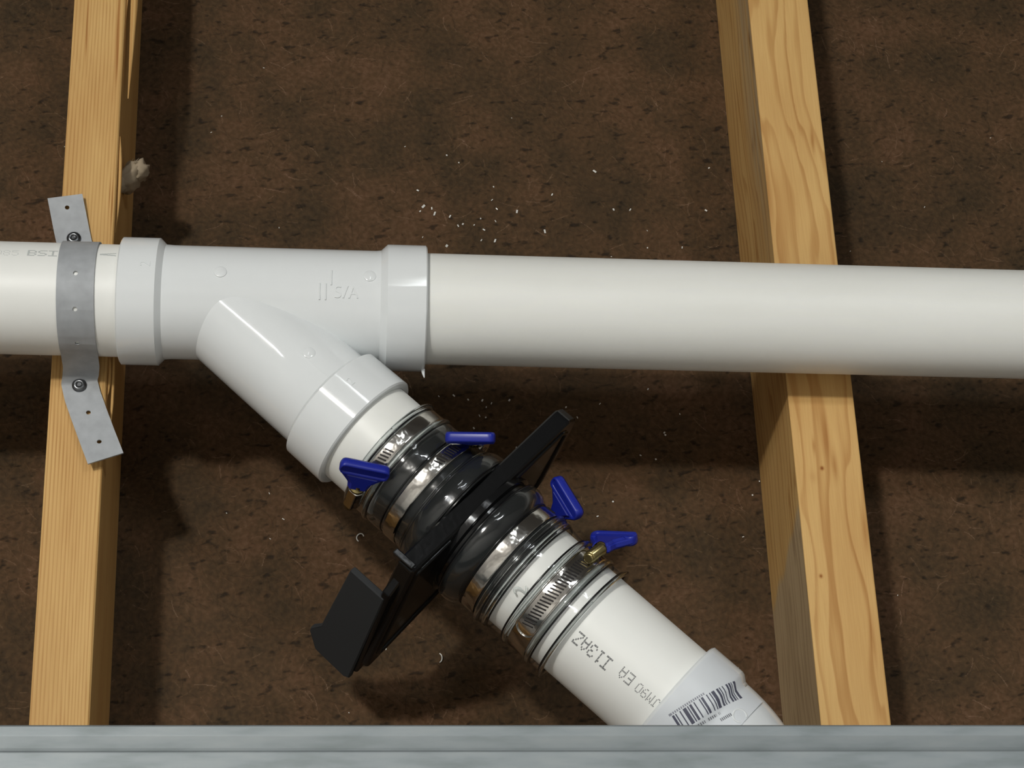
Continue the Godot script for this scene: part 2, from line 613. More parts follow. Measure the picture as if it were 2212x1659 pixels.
func build_board() -> void:
	var st := begin()
	var tile := 0.72
	var x0 := -3.4
	var x1 := 3.4
	var f := func(x: float, y: float) -> Vector2: return Vector2((x + 0.24) / tile, -(y - 1.80) / tile)
	quad(st, Vector3(x0, 0, BOARD_Z), Vector3(x1, 0, BOARD_Z), Vector3(x1, 2.739, BOARD_Z), Vector3(x0, 2.739, BOARD_Z), -1, [f.call(x0, 0.0), f.call(x1, 0.0), f.call(x1, 2.739), f.call(x0, 2.739)])
	quad(st, Vector3(x1, 0, BOARD_Z - 0.02), Vector3(x0, 0, BOARD_Z - 0.02), Vector3(x0, 2.739, BOARD_Z - 0.02), Vector3(x1, 2.739, BOARD_Z - 0.02))
	quad(st, Vector3(x0, 2.739, BOARD_Z), Vector3(x1, 2.739, BOARD_Z), Vector3(x1, 2.739, BOARD_Z - 0.02), Vector3(x0, 2.739, BOARD_Z - 0.02))
	var board := struct("wall_back", st, M.board)
	board.set_meta("label", "dark brown fibre board behind the studs")
	# pale glints of resin and shaving dust caught in the board's face
	var spots := [0.0711, 2.2626, 0.0786, 2.2573, 0.0524, 2.2370, 0.0557, 2.2256, 0.0609, 2.2242, 0.0626, 2.2205, 0.0721, 2.2186, 0.0800, 2.2132, 0.0930, 2.2093, 0.0987, 2.2305, 0.1015, 2.2242, 0.1004, 2.2154, 0.1141, 2.2224, 0.1367, 2.2347, 0.1646, 2.2519, 0.2381, 2.2551, 0.1751, 2.2243,
		0.1856, 2.2243, 0.2338, 2.2242, 0.1310, 2.2084, 0.2167, 2.1976, 0.1948, 2.1972, 0.0912, 2.2019, 0.0997, 2.2016, 0.0696, 2.1978, 0.0536, 2.2221, 0.1000, 2.2400, 0.0770, 2.2120, 0.0870, 2.2126, 0.0912, 2.2172, 0.0800, 2.0938, 0.0885, 2.0933, 0.0939, 2.0914, 0.0865, 2.0833,
		0.0902, 2.0822, 0.0829, 2.0753, 0.0841, 2.0720, 0.0885, 2.0705, 0.1451, 2.0821, 0.1592, 2.0910, 0.1889, 2.1006, 0.1970, 2.0721, 0.1817, 2.0575, 0.1907, 2.0549, 0.1635, 2.0281, 0.1539, 2.0190, 0.1077, 2.0628, 0.1386, 2.0888, 0.2392, 2.0056, 0.2519, 2.0406, -0.0290, 2.0184,
		0.2072, 2.0842, 0.1975, 2.0706, 0.1047, 2.0934, 0.0715, 2.0965, 0.0907, 2.0889, 0.2470, 2.0318]
	var rng := RandomNumberGenerator.new()
	rng.seed = 5
	var fl := begin()
	for i in range(0, spots.size(), 2):
		var ang := rng.randf_range(0.3, 2.6)
		var big := i < 60 and rng.randf() < 0.5
		var len := rng.randf_range(0.0004, 0.0009) * (1.6 if big else 1.0)
		var wid := rng.randf_range(0.00025, 0.0005) * (1.5 if big else 1.0)
		var tilt := Basis(Vector3(0, 0, 1), ang) * Basis(Vector3(1, 0, 0), rng.randf_range(-0.5, 0.5))
		box(fl, Vector3.ZERO, Vector3(len * 2.0, wid * 2.0, 0.0004), 0.0001, Transform3D(tilt, Vector3(spots[i], spots[i + 1], BOARD_Z + 0.0005)))
	for i in 46:
		var ang := rng.randf_range(0.2, 2.9)
		var at := Vector3(rng.randf_range(-0.2, 0.44), rng.randf_range(1.87, 2.36), BOARD_Z + 0.0003)
		box(fl, Vector3.ZERO, Vector3(rng.randf_range(0.0005, 0.0012), 0.0004, 0.0003), 0.0, Transform3D(Basis(Vector3(0, 0, 1), ang), at))
	var o := put("pale_fleck", fl, M.fleck, board)
	o.set_meta("kind", "stuff")


func build_studs() -> void:
	var up := Basis(Vector3(1, 0, 0), Vector3(0, 0, -1), Vector3(0, 1, 0))
	for s in [0, 1]:
		var x0: float = -0.1531 if s == 0 else 0.2524
		var w: float = 0.0302 if s == 0 else 0.0373
		var t := thing("wall_stud", "straight-grained pine stud with splintered edge, behind the metal strap" if s == 0 else "wavy-grained knotty pine stud, behind the plain right stretch of pipe", "stud", Transform3D(up, Vector3(x0, 0, 0)))
		var st := begin()
		# front face first, so that u = 0 is its left edge
		var poly := round_poly([Vector2(0, 0), Vector2(w, 0), Vector2(w, 0.0885), Vector2(0, 0.0885)], [0.0008, 0.0022 if s == 0 else 0.0012, 0.001, 0.001], 3)
		prism(st, poly, 0.0, 2.738, 0.0, Transform3D())
		put("timber", st, M.left_wood if s == 0 else M.right_wood, t)
		if s == 0:
			# torn slivers along the right edge: x, y from, y to, width, stand-off
			for q in [[0.0335, 2.250, 2.420, 0.0050, 0.0040], [0.0298, 2.292, 2.420, 0.0026, 0.0006], [0.0302, 2.160, 2.222, 0.0024, 0.0022], [0.0320, 2.030, 2.096, 0.0018, 0.0030], [0.0300, 2.055, 2.085, 0.0022, 0.0010]]:
				var sl := begin()
				var path := []
				var rad := []
				for k in 9:
					var f: float = k / 8.0
					path.append(Vector3(q[0] + 0.0012 * sin(f * 3.0), 0.003 + q[4] * (1.0 - f), lerpf(q[1], q[2], f)))
					rad.append(q[3] * 0.5 * minf(1.0, 0.15 + 2.2 * f) * minf(1.0, 0.3 + 3.0 * (1.0 - f)))
				tube(sl, path, rad, 6)
				put("splinter", sl, M.left_wood, t)


# ------------------------------------------------------------------ pipes

# dot-matrix letters, five columns by seven rows
const DOTS := {
	"J": ["..###", "...#.", "...#.", "...#.", "...#.", "#..#.", ".##.."], "M": ["#...#", "##.##", "#.#.#", "#.#.#", "#...#", "#...#", "#...#"],
	"9": [".###.", "#...#", "#...#", ".####", "....#", "...#.", ".##.."], "0": [".###.", "#...#", "#...#", "#...#", "#...#", "#...#", ".###."],
	"E": ["#####", "#....", "#....", "####.", "#....", "#....", "#####"], "A": ["..#..", ".#.#.", "#...#", "#...#", "#####", "#...#", "#...#"],
	"I": ["#####", "..#..", "..#..", "..#..", "..#..", "..#..", "#####"], "1": ["..#..", ".##..", "..#..", "..#..", "..#..", "..#..", ".###."],
	"3": [".###.", "#...#", "....#", "..##.", "....#", "#...#", ".###."], "Z": ["#####", "....#", "...#.", "..#..", ".#...", "#....", "#####"],
	"8": [".###.", "#...#", "#...#", ".###.", "#...#", "#...#", ".###."], "5": ["#####", "#....", "####.", "....#", "....#", "#...#", ".###."],
	"B": ["####.", "#...#", "#...#", "####.", "#...#", "#...#", "####."], "S": [".####", "#....", "#....", ".###.", "....#", "....#", "####."],
	"6": ["..##.", ".#...", "#....", "####.", "#...#", "#...#", ".###."], "-": [".....", ".....", ".....", "#####", ".....", ".....", "....."], " ": [".....", ".....", ".....", ".....", ".....", ".....", "....."],
}


# prints a line of letters on a sheet; at, along and down in pixels of the sheet
func print_line(img: Image, text: String, at: Vector2, along: Vector2, down: Vector2, ink: Color, thick := 0.8) -> void:
	for i in text.length():
		var g: Array = DOTS[text[i]]
		for r in 7:
			for c in 5:
				if g[r][c] == "#":
					var p := at + along * (i + c / 6.0) + down * (r / 7.0)
					var ext := (along.abs() / 6.0 + down.abs() / 7.0) * thick
					img.fill_rect(Rect2i(int(p.x - ext.x / 2.0), int(p.y - ext.y / 2.0), maxi(1, int(ext.x)), maxi(1, int(ext.y))), ink)


func printed(base: Material, img: Image, called: String) -> StandardMaterial3D:
	var m: StandardMaterial3D = base.duplicate()
	m.resource_name = called
	m.albedo_texture = ImageTexture.create_from_image(img)
	m.texture_repeat = false
	return m


func pipe_shape(x0: float, x1: float, r: float, bore: float, u0: float, ulen: float) -> SurfaceTool:
	var st := begin()
	lathe(st, [[x0, r - 0.6, 1], [x0 + 0.6, r, 2], [x1 - 0.6, r, 3], [x1, r - 0.6, 4], [x1, bore, 5], [x0, bore, 6]], 96, true, -PI, PI, u0, ulen)
	return st


func build_run_pipes() -> void:
	# left stretch, printed along its upper front
	var img := Image.create(1024, 1024, false, Image.FORMAT_RGB8)
	img.fill(Color.WHITE)
	var ink := Color(0.80, 0.815, 0.82)
	# the sheet covers 0.12 m along the pipe and once round it: v runs from the back, over the bottom (phi < 0)
	var px := 1024.0 / 120.0
	var py := 1024.0 / 360.0
	print_line(img, "085", Vector2((0.5 + 6.0) * px, (180.0 + 29.5) * py), Vector2(4.4 * px, 0), Vector2(0, -9.0 * py), ink, 0.75)
	print_line(img, "BSI", Vector2((17.6 + 6.0) * px, (180.0 + 30.5) * py), Vector2(5.4 * px, 0), Vector2(0, -9.5 * py), ink, 1.25)
	for k in 30:
		img.fill_rect(Rect2i(int((54.5 + k * 0.28 + 6.0) * px), int((180.0 + 26.5 + k * 0.07) * py), 3, 4), ink)
		img.fill_rect(Rect2i(int((54.5 + k * 0.28 + 6.0) * px), int((180.0 + 26.0 - k * 0.05) * py), 3, 5), ink)
	var t := put("pvc_pipe", pipe_shape(-1100.0, 83.0, 30.15, 26.2, -0.006, 0.12), printed(M.pipe, img, "printed white pipe"), self, run_frame())
	tag(t, "white plastic pipe left of the wye, held by the metal strap", "pipe")
	var o := put("pvc_pipe", pipe_shape(209.5, 1500.0, 30.15, 26.2, 0.2, 1.0), M.pipe, self, run_frame())
	tag(o, "long plain white plastic pipe right of the wye, crossing the right stud", "pipe")


func build_wye() -> void:
	var t := thing("wye_fitting", "glossy white plastic wye with three hubs and a slanted branch, between the two level pipes", "pipe fitting", run_frame())
	# run: two hubs and the barrel between them
	var prof := [[64.5, 33.4, 1], [65.2, 34.3, 2], [84.6, 34.3, 3], [87.8, 31.0, 4], [92.0, 30.7, 4], [200.0, 30.7, 4], [202.6, 31.0, 5], [206.2, 34.3, 6], [226.6, 34.3, 7], [227.3, 33.6, 8], [227.3, 30.35, 9], [208.0, 30.35, 10], [208.0, 26.2, 11], [84.4, 26.2, 12], [84.4, 30.35, 13], [64.5, 30.35, 14]]
	var st := begin()
	lathe(st, prof, 128)
	put("barrel", st, M.fitting, t)
	# branch
	var rel := run_frame().affine_inverse() * branch_frame()
	var b := begin()
	lathe(b, [[-111.0, 28.6, 1], [-60.0, 29.4, 1], [-27.0, 29.9, 1], [-26.6, 30.2, 2], [-24.4, 33.9, 3], [-0.8, 34.3, 4], [0.0, 33.5, 5], [0.0, 30.35, 6], [-19.5, 30.35, 7], [-19.5, 26.2, 8], [-30.0, 26.2, 9], [-111.0, 25.6, 10]], 128)
	put("branch", b, M.fitting, t, rel)
	# ejector marks: little round bosses
	for q in [[118.2, 6.1, 0], [196.6, 6.0, 0], [-43.9, 6.9, 1]]:
		var e := begin()
		var at := skin(q[0] * MM, (30.7 if q[2] == 0 else 29.5) * MM, q[1])
		lathe(e, [[-0.6, 3.4, 1], [0.30, 3.3, 2], [0.48, 2.9, 2], [0.75, 1.5, 2], [0.85, 0.0, 2]], 28, false)
		var turn := Transform3D(Basis(Vector3(0, 0, 1), Vector3(0, 1, 0), Vector3(-1, 0, 0)), Vector3.ZERO)
		put("ejector_mark", e, M.fitting, t, (rel if q[2] == 1 else Transform3D()) * at * turn)
	# raised letters
	var quarter := Transform3D(Basis(Vector3(0, 0, 1), PI / 2.0), Vector3.ZERO)
	raised_text(t, "raised_numeral", "2", 5.5, M.fitting, skin(79.3 * MM, 34.0 * MM, 9.2) * quarter)
	raised_text(t, "raised_numeral", "2", 4.5, M.fitting, rel * skin(-15.7 * MM, 33.8 * MM, 9.2) * quarter)
	raised_text(t, "raised_letters", "S/A", 6.4, M.fitting, skin(184.2 * MM, 30.45 * MM, -12.5))
	for q in [[170.4, -12.0, 9.0], [173.6, -12.0, 9.0], [176.4, 3.0, 9.0]]:
		var bar := begin()
		box(bar, Vector3.ZERO, Vector3(0.9, q[2], 0.9) * MM, 0.0002, skin(q[0] * MM, 30.55 * MM, q[1]))
		put("raised_bar", bar, M.fitting, t)
	# a bead of dried cement hanging from the right hub's rim
	var dr := begin()
	tube(dr, [Vector3(226.4, -33.6, -6.0) * MM, Vector3(226.7, -36.0, -6.0) * MM, Vector3(227.2, -38.4, -6.0) * MM], [0.0012, 0.0008, 0.0003], 10)
	put("cement_drip", dr, M.fitting, t)


func build_stub() -> void:
	var o := put("pvc_pipe", pipe_shape(-18.8, 31.0, 30.15, 26.2, 0.0, 1.0), M.pipe, self, branch_frame())
	tag(o, "short white pipe stub joining the wye branch to the upper clear coupling", "pipe")


func build_lower_pipe() -> void:
	var img := Image.create(1024, 1024, false, Image.FORMAT_RGB8)
	img.fill(Color.WHITE)
	var ink := Color(0.50, 0.505, 0.51)
	var px := 1024.0 / 120.0
	var py := 1024.0 / 360.0
	# reads towards the coupling, letter tops towards the lower left (phi falling)
	print_line(img, "JM90", Vector2((210.2 - 114.0) * px, (180.0 - 32.5) * py), Vector2(-3.65 * px, 0), Vector2(0, 9.8 * py), ink, 0.85)
	print_line(img, "EA", Vector2((193.1 - 114.0) * px, (180.0 - 33.0) * py), Vector2(-4.3 * px, 0), Vector2(0, 12.0 * py), ink, 0.85)
	print_line(img, "I13AZ", Vector2((179.3 - 114.0) * px, (180.0 - 37.0) * py), Vector2(-4.55 * px, 0), Vector2(0, 13.5 * py), ink, 0.95)
	var o := put("pvc_pipe", pipe_shape(114.0, 230.0, 30.15, 26.2, 0.114, 0.12), printed(M.pipe, img, "printed lower pipe"), self, branch_frame())
	tag(o, "slanted white pipe with grey dot-matrix code, between the lower coupling and the elbow", "pipe")


func build_elbow() -> void:
	var t := thing("elbow_fitting", "white plastic elbow with barcode label, partly behind the metal rail", "pipe fitting", branch_frame())
	var st := begin()
	lathe(st, [[210.6, 33.8, 1], [211.4, 34.7, 2], [229.6, 34.7, 3], [231.2, 34.2, 3], [234.0, 31.8, 4], [236.0, 31.4, 4], [236.0, 26.2, 5], [231.0, 26.2, 6], [231.0, 30.35, 7], [210.6, 30.35, 8]], 96)
	put("hub", st, M.fitting, t)
	# the bend turns down towards the ground
	var path := []
	for k in 15:
		var a := deg_to_rad(46.2 * k / 14.0)
		var r := 0.075
		path.append(Vector3(0.2352 + r * sin(a), -r * (1.0 - cos(a)), 0))
	var last: Vector3 = path[14]
	var dir := Vector3(cos(deg_to_rad(46.2)), -sin(deg_to_rad(46.2)), 0)
	path.append(last + dir * 0.02)
	var b := begin()
	tube(b, path, 0.0314, 72, false)
	put("bend", b, M.fitting, t)
	var h := begin()
	tube(h, [last + dir * 0.018, last + dir * 0.021, last + dir * 0.042], [0.0316, 0.0347, 0.0347], 72)
	put("hub", h, M.fitting, t)
	# barcode label, wrapped over hub, shoulder and bend
	var s := 12.0
	var img := Image.create(int(44 * s), int(74 * s), false, Image.FORMAT_RGB8)
	img.fill(Color(0.955, 0.96, 0.97))
	var bars := [2, 1, 1, 3, 1, 2, 3, 1, 1, 1, 2, 2, 1, 4, 1, 1, 2, 3, 1, 2, 1, 1, 3, 2, 2, 1, 1, 2, 1, 3, 2, 1, 2, 1, 1, 2, 3, 1]
	var turn := deg_to_rad(16.5)
	var start := []
	var run := 0.0
	for k in bars.size():
		if k % 2 == 0:
			start.append([run, run + bars[k] * 0.62])
		run += bars[k] * 0.62
	for j in img.get_height():
		for i in img.get_width():
			var ux := i / s - 18.5     # along the pipe from t = 229
			var uy := j / s - 41.0     # round it, from phi = +3 degrees
			var across := uy * cos(turn) + ux * sin(turn) + run / 2.0
			var along := ux * cos(turn) - uy * sin(turn)
			if across > 0.0 and across < run and absf(along) < 4.3:
				for q in start:
					if across >= q[0] and across < q[1]:
						img.set_pixel(i, j, Color(0.36, 0.36, 0.42))
						break
			elif across > -1.0 and across < 20.0 and along > -5.9 and along < -4.7 and fmod(across * 1.7, 2.0) < 1.2:
				img.set_pixel(i, j, Color(0.62, 0.62, 0.66))
			elif across > 4.0 and across < 22.0 and along > 5.6 and along < 7.0 and fmod(across * 1.9, 2.3) < 1.4 and fmod(across, 7.0) < 5.6:
				img.set_pixel(i, j, Color(0.55, 0.55, 0.57))
			elif across > 20.0 and across < 27.0 and along > 8.6 and along < 10.2 and fmod(across * 2.1, 2.2) < 1.4:
				img.set_pixel(i, j, Color(0.5, 0.5, 0.52))
	var lab := begin()
	var lo := deg_to_rad(-64.0)
	var hi := deg_to_rad(50.0)
	var pr := [[212.4, 34.78, 1], [229.6, 34.78, 1], [231.2, 34.28, 1], [234.0, 31.95, 1], [236.4, 31.6, 1], [247.0, 31.6, 1]]
	lathe(lab, pr, 48, false, lo, hi, 0.2105, 0.044)
	var m := printed(M.fitting, img, "barcode label paper")
	m.roughness = 0.4
	# the sheet's second axis spans 74 mm of arc round a 34.7 mm hub
	var span := 0.074 / (TAU * 0.0347)
	m.uv1_scale = Vector3(1, 1.0 / span, 1)
	m.uv1_offset = Vector3(0, -(0.5 + deg_to_rad(3.0) / TAU) / span + 41.0 / 74.0, 0)
	put("barcode_label", lab, m, t)
	# moulded ring on the bend
	var ring := begin()
	var pts := []
	for k in 22:
		var a := TAU * 0.8 * k / 21.0 + 0.5
		pts.append(skin((243.5 + 3.4 * cos(a)) * MM, 31.5 * MM, 15.0 + 3.6 * sin(a) / 31.6 * 57.3).origin + Vector3(0, -0.0006, 0))
	tube(ring, pts, 0.0006, 8)
	put("moulded_ring", ring, M.fitting, t)


# ------------------------------------------------------------------ gate valve and clear couplings

func build_gate() -> void:
	var t := thing("gate_valve", "black plastic slide gate valve with a flat handle tab, between the two clear couplings", "valve", branch_frame())
	# spigots that slip inside the clear couplings
	var a := begin()
	lathe(a, [[33.0, 29.2, 1], [34.0, 30.0, 2], [55.0, 30.0, 3], [57.0, 31.8, 4], [60.5, 34.6, 4], [64.0, 35.6, 4], [69.3, 35.6, 5], [69.3, 27.0, 6], [33.0, 27.0, 7]], 96)
	put("spigot", a, M.black, t)
	a = begin()
	lathe(a, [[79.0, 36.4, 1], [82.6, 36.8, 2], [83.6, 34.6, 3], [85.0, 34.4, 4], [86.4, 35.6, 4], [91.0, 35.6, 4], [94.6, 34.2, 4], [97.0, 31.6, 5], [100.0, 30.4, 6], [112.0, 30.0, 7], [113.0, 29.2, 8], [113.0, 27.0, 9], [79.0, 27.0, 10]], 96)
	put("spigot", a, M.black, t)
	# body plate across the pipe; local outline: x towards the upper right, y towards the viewer
	var flat := Transform3D(Basis(Vector3(0, 1, 0), Vector3(0, 0, 1), Vector3(1, 0, 0)), Vector3.ZERO)
	var body := begin()
	prism(body, round_poly([Vector2(-83, -50), Vector2(48, -43), Vector2(58, -36), Vector2(78, 15), Vector2(71, 23.5), Vector2(-50, 38.5)].map(func(v): return v * MM), [0.004, 0.005, 0.005, 0.006, 0.006, 0.003], 4), 0.0692, 0.0792, 0.001, flat)
	put("body", body, M.black, t)
	var rim := begin()
	border(rim, round_poly([Vector2(-76, -44), Vector2(46, -37), Vector2(53, -32), Vector2(71, 12), Vector2(66, 18), Vector2(-47, 32)].map(func(v): return v * MM), 0.005, 4), 0.003, 0.0775, 0.0804, flat)
	put("moulded_rim", rim, M.black, t)
	var lug := begin()
	box(lug, Vector3(-0.048, 0.0380, 0.0715), Vector3(0.0035, 0.005, 0.013), 0.0006, flat)
	put("lug", lug, M.black, t)
	var slide := begin()
	prism(slide, round_poly([Vector2(-86, -58), Vector2(-50, -47), Vector2(-48, 31), Vector2(-62.5, 19)].map(func(v): return v * MM), 0.002, 3), 0.0705, 0.0755, 0.0008, flat)
	put("slide", slide, M.black, t)
	# handle tab across the slide's end, standing off towards the wye: x along the pipe, y down the slanted end
	var deep := Vector3(0, -0.3102, -0.9507)
	var tabx := Transform3D(Basis(Vector3(1, 0, 0), deep, Vector3(1, 0, 0).cross(deep)), Vector3(0, -0.064, 0.015))
	var tab := begin()
	prism(tab, round_poly([Vector2(50.3, 0), Vector2(73.5, 0), Vector2(73.5, 80.5), Vector2(70.5, 82.5), Vector2(49.0, 81.5), Vector2(42.0, 71.0), Vector2(42.0, 67.5), Vector2(47.0, 60.0)].map(func(v): return v * MM), [0.001, 0.001, 0.001, 0.002, 0.003, 0.001, 0.001, 0.004], 3), -0.0002, 0.0036, 0.0007, tabx)
	put("handle_tab", tab, M.matt_black, t)


func sleeve(t: Node3D, prof: Array, beads: Array, painted_refractions: Array) -> void:
	var st := begin()
	lathe(st, prof, 128, false)
	put("sleeve", st, M.clear, t)
	for q in beads:
		var b := begin()
		var pts := []
		for k in 14:
			var a := TAU * k / 14.0
			pts.append([q[0] - q[2] * cos(a), q[1] + q[3] * sin(a), 1])
		lathe(b, pts, 128)
		put("bead", b, M.clear_solid, t)
	for q in painted_refractions:  # thin dark rings paint the refracted lines beside the ridges
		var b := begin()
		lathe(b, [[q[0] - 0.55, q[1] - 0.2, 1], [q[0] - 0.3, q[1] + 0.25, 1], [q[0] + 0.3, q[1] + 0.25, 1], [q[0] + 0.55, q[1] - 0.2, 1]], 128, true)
		put("painted_refraction", b, M.painted_refraction, t)


func build_couplings() -> void:
	var t := thing("clear_coupling", "clear ribbed vinyl coupling sleeve above the black gate valve", "coupling", branch_frame())
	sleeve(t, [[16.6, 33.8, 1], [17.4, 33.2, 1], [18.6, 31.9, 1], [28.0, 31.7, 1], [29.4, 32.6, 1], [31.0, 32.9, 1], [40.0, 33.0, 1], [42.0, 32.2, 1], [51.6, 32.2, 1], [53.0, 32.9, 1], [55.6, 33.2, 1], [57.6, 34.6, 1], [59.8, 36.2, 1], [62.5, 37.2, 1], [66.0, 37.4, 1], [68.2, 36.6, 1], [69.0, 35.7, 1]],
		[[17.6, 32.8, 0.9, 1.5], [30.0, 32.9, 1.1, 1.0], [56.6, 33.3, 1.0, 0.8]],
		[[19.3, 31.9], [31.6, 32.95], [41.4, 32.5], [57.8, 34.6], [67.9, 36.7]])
	var u := thing("clear_coupling", "clear ribbed vinyl coupling sleeve below the black gate valve", "coupling", branch_frame())
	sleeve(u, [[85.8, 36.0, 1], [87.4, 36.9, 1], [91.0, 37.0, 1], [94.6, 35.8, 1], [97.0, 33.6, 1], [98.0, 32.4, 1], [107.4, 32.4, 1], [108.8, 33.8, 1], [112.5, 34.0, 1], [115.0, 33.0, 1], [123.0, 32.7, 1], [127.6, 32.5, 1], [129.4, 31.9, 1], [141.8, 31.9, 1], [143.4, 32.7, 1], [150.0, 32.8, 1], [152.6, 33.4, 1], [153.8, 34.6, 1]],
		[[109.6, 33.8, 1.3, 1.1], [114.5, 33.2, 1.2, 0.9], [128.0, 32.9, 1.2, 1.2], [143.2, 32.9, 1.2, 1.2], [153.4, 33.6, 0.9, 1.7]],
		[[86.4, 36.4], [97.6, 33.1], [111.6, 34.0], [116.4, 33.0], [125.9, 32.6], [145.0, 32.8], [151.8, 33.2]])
	raised_text(u, "raised_numeral", "2", 7.0, M.clear_solid, skin(122.0 * MM, 32.6 * MM, -31.0) * Transform3D(Basis(Vector3(0, 0, 1), 2.3), Vector3.ZERO))


# ------------------------------------------------------------------ hose clamps

# at: mm along the branch; phi: where the screw sits; side: +1 when the key points with rising phi; roll: the key's turn about its screw
func hose_clamp(label: String, at: float, radius: float, width: float, phi: float, side: float, roll: float, slots_from: float, slots_to: float, shift := 0.0, tail := false) -> void:
	var t := thing("hose_clamp", label, "hose clamp", branch_frame(), "hose clamps on the clear couplings")
	var h := width / 2.0
	var st := begin()
	lathe(st, [[at - h, radius + 0.25, 1], [at - h + 0.5, radius + 0.6, 2], [at - h + 0.9, radius + 0.7, 2], [at + h - 0.9, radius + 0.7, 2], [at + h - 0.5, radius + 0.6, 2], [at + h, radius + 0.25, 3], [at + h, radius, 4], [at - h, radius, 5]], 120)
	put("band", st, M.steel, t)
	# worm slots cut slantwise across the band
	var arc := 0.0019 / (radius * MM)
	var a := deg_to_rad(slots_from)
	while a < deg_to_rad(slots_to):
		var s := begin()
		var f := skin(at * MM, (radius + 0.75) * MM, rad_to_deg(a))
		box(s, Vector3.ZERO, Vector3(minf(width * 0.60, 6.2), 0.85, 0.5) * MM, 0.0002, f * Transform3D(Basis(Vector3(0, 0, 1), 0.30), Vector3.ZERO))
		put("worm_slot", s, M.slot, t)
		a += arc
	var f0 := skin((at + shift) * MM, radius * MM, phi)
	var ax := f0 * Transform3D(Basis(Vector3(1, 0, 0), Vector3(0, side, 0), Vector3(0, 0, side)), Vector3(0, 0, 3.9 * MM))
	var sc := begin()
	if tail:
		# a plain plated barrel turns the worm
		tube(sc, [ax * (Vector3(0, -4.2, 0) * MM), ax * (Vector3(0, -4.0, 0) * MM), ax * (Vector3(0, 6.6, 0) * MM), ax * (Vector3(0, 7.0, 0) * MM), ax * (Vector3(0, 9.6, 0) * MM), ax * (Vector3(0, 10.2, 0) * MM)], [0.0026, 0.0031, 0.0031, 0.0036, 0.0036, 0.0030], 24)
		var cap := begin()
		tube(cap, [ax * (Vector3(0, -5.0, -0.6) * MM), ax * (Vector3(0, -4.8, -0.6) * MM), ax * (Vector3(0, -3.0, -0.6) * MM)], [0.0022, 0.0028, 0.0028], 20)
		put("screw_tip", cap, M.brass, t)
	else:
		# housing: a saddle over the band, run round the pipe
		var hs := begin()
		var sec := round_poly([Vector2(-h - 0.3, 0.85), Vector2(h + 0.3, 0.85), Vector2(h + 0.2, 3.6), Vector2(h - 1.2, 7.0), Vector2(-h + 1.2, 7.0), Vector2(-h - 0.2, 3.6)].map(func(v): return v * MM), [0.0003, 0.0003, 0.001, 0.0022, 0.0022, 0.001], 4)
		prism(hs, sec, -0.0065, 0.0065, 0.0004, f0 * Transform3D(Basis(Vector3(1, 0, 0), Vector3(0, 0, 1), Vector3(0, -1, 0)), Vector3.ZERO))
		put("housing", hs, M.steel, t)
		tube(sc, [ax * (Vector3(0, -9.0, 0) * MM), ax * (Vector3(0, -8.6, 0) * MM), ax * (Vector3(0, 7.2, 0) * MM), ax * (Vector3(0, 7.3, 0) * MM), ax * (Vector3(0, 8.6, 0) * MM), ax * (Vector3(0, 8.7, 0) * MM), ax * (Vector3(0, 11.5, 0) * MM)], [0.0022, 0.0027, 0.0027, 0.0038, 0.0038, 0.0030, 0.0030], 20)
	put("screw", sc, M.brass, t)
	# thumb key: a fan with a raised rim
	var kf := ax * Transform3D(Basis(Vector3(0, 1, 0), roll), Vector3(0, 9.0, 0) * MM)
	var k := begin()
	var fan := round_poly([Vector2(-5.2, 0.0), Vector2(5.2, 0.0), Vector2(6.2, 4.6), Vector2(12.6, 12.2), Vector2(12.6, 18.6), Vector2(-12.6, 18.6), Vector2(-12.6, 12.2), Vector2(-6.2, 4.6)].map(func(v): return v * MM), [0.0012, 0.0012, 0.003, 0.004, 0.0035, 0.0035, 0.004, 0.003], 5)
	prism(k, fan, -0.0016, 0.0016, 0.0006, kf)
	var bar := round_poly([Vector2(-12.9, 11.2), Vector2(12.9, 11.2), Vector2(12.9, 18.9), Vector2(-12.9, 18.9)].map(func(v): return v * MM), 0.0036, 6)
	border(k, bar, 0.0017, -0.0028, 0.0028, kf)
	var boss := round_poly([Vector2(-4.6, -0.4), Vector2(4.6, -0.4), Vector2(5.2, 5.0), Vector2(9.6, 11.8), Vector2(-9.6, 11.8), Vector2(-5.2, 5.0)].map(func(v): return v * MM), 0.001, 3)
	prism(k, boss, -0.0028, 0.0028, 0.0012, kf)
	put("thumb_key", k, M.key, t)
	if tail:
		# the band's raised, round-ended margin
		var tl := begin()
		var pts := []
		var mid := (slots_from + slots_to) / 2.0 + 2.0
		for i in 96:
			var f := i / 96.0
			var along := 0.0
			var across := 0.0
			if f < 0.375:
				along = -26.0 + 52.0 * f / 0.375
				across = h * 0.96
			elif f < 0.5:
				var q := PI * (f - 0.375) / 0.125
				along = 26.0 + h * 0.9 * sin(q)
				across = h * 0.96 * cos(q)
			elif f < 0.875:
				along = 26.0 - 52.0 * (f - 0.5) / 0.375
				across = -h * 0.96
			else:
				var q := PI * (f - 0.875) / 0.125
				along = -26.0 - h * 0.9 * sin(q)
				across = -h * 0.96 * cos(q)
			pts.append(skin((at + across) * MM, (radius + 0.95) * MM, mid + rad_to_deg(along / radius)).origin)
		pts.append(pts[0])
		tube(tl, pts, 0.0005, 8, false)
		put("band_margin", tl, M.steel, t)


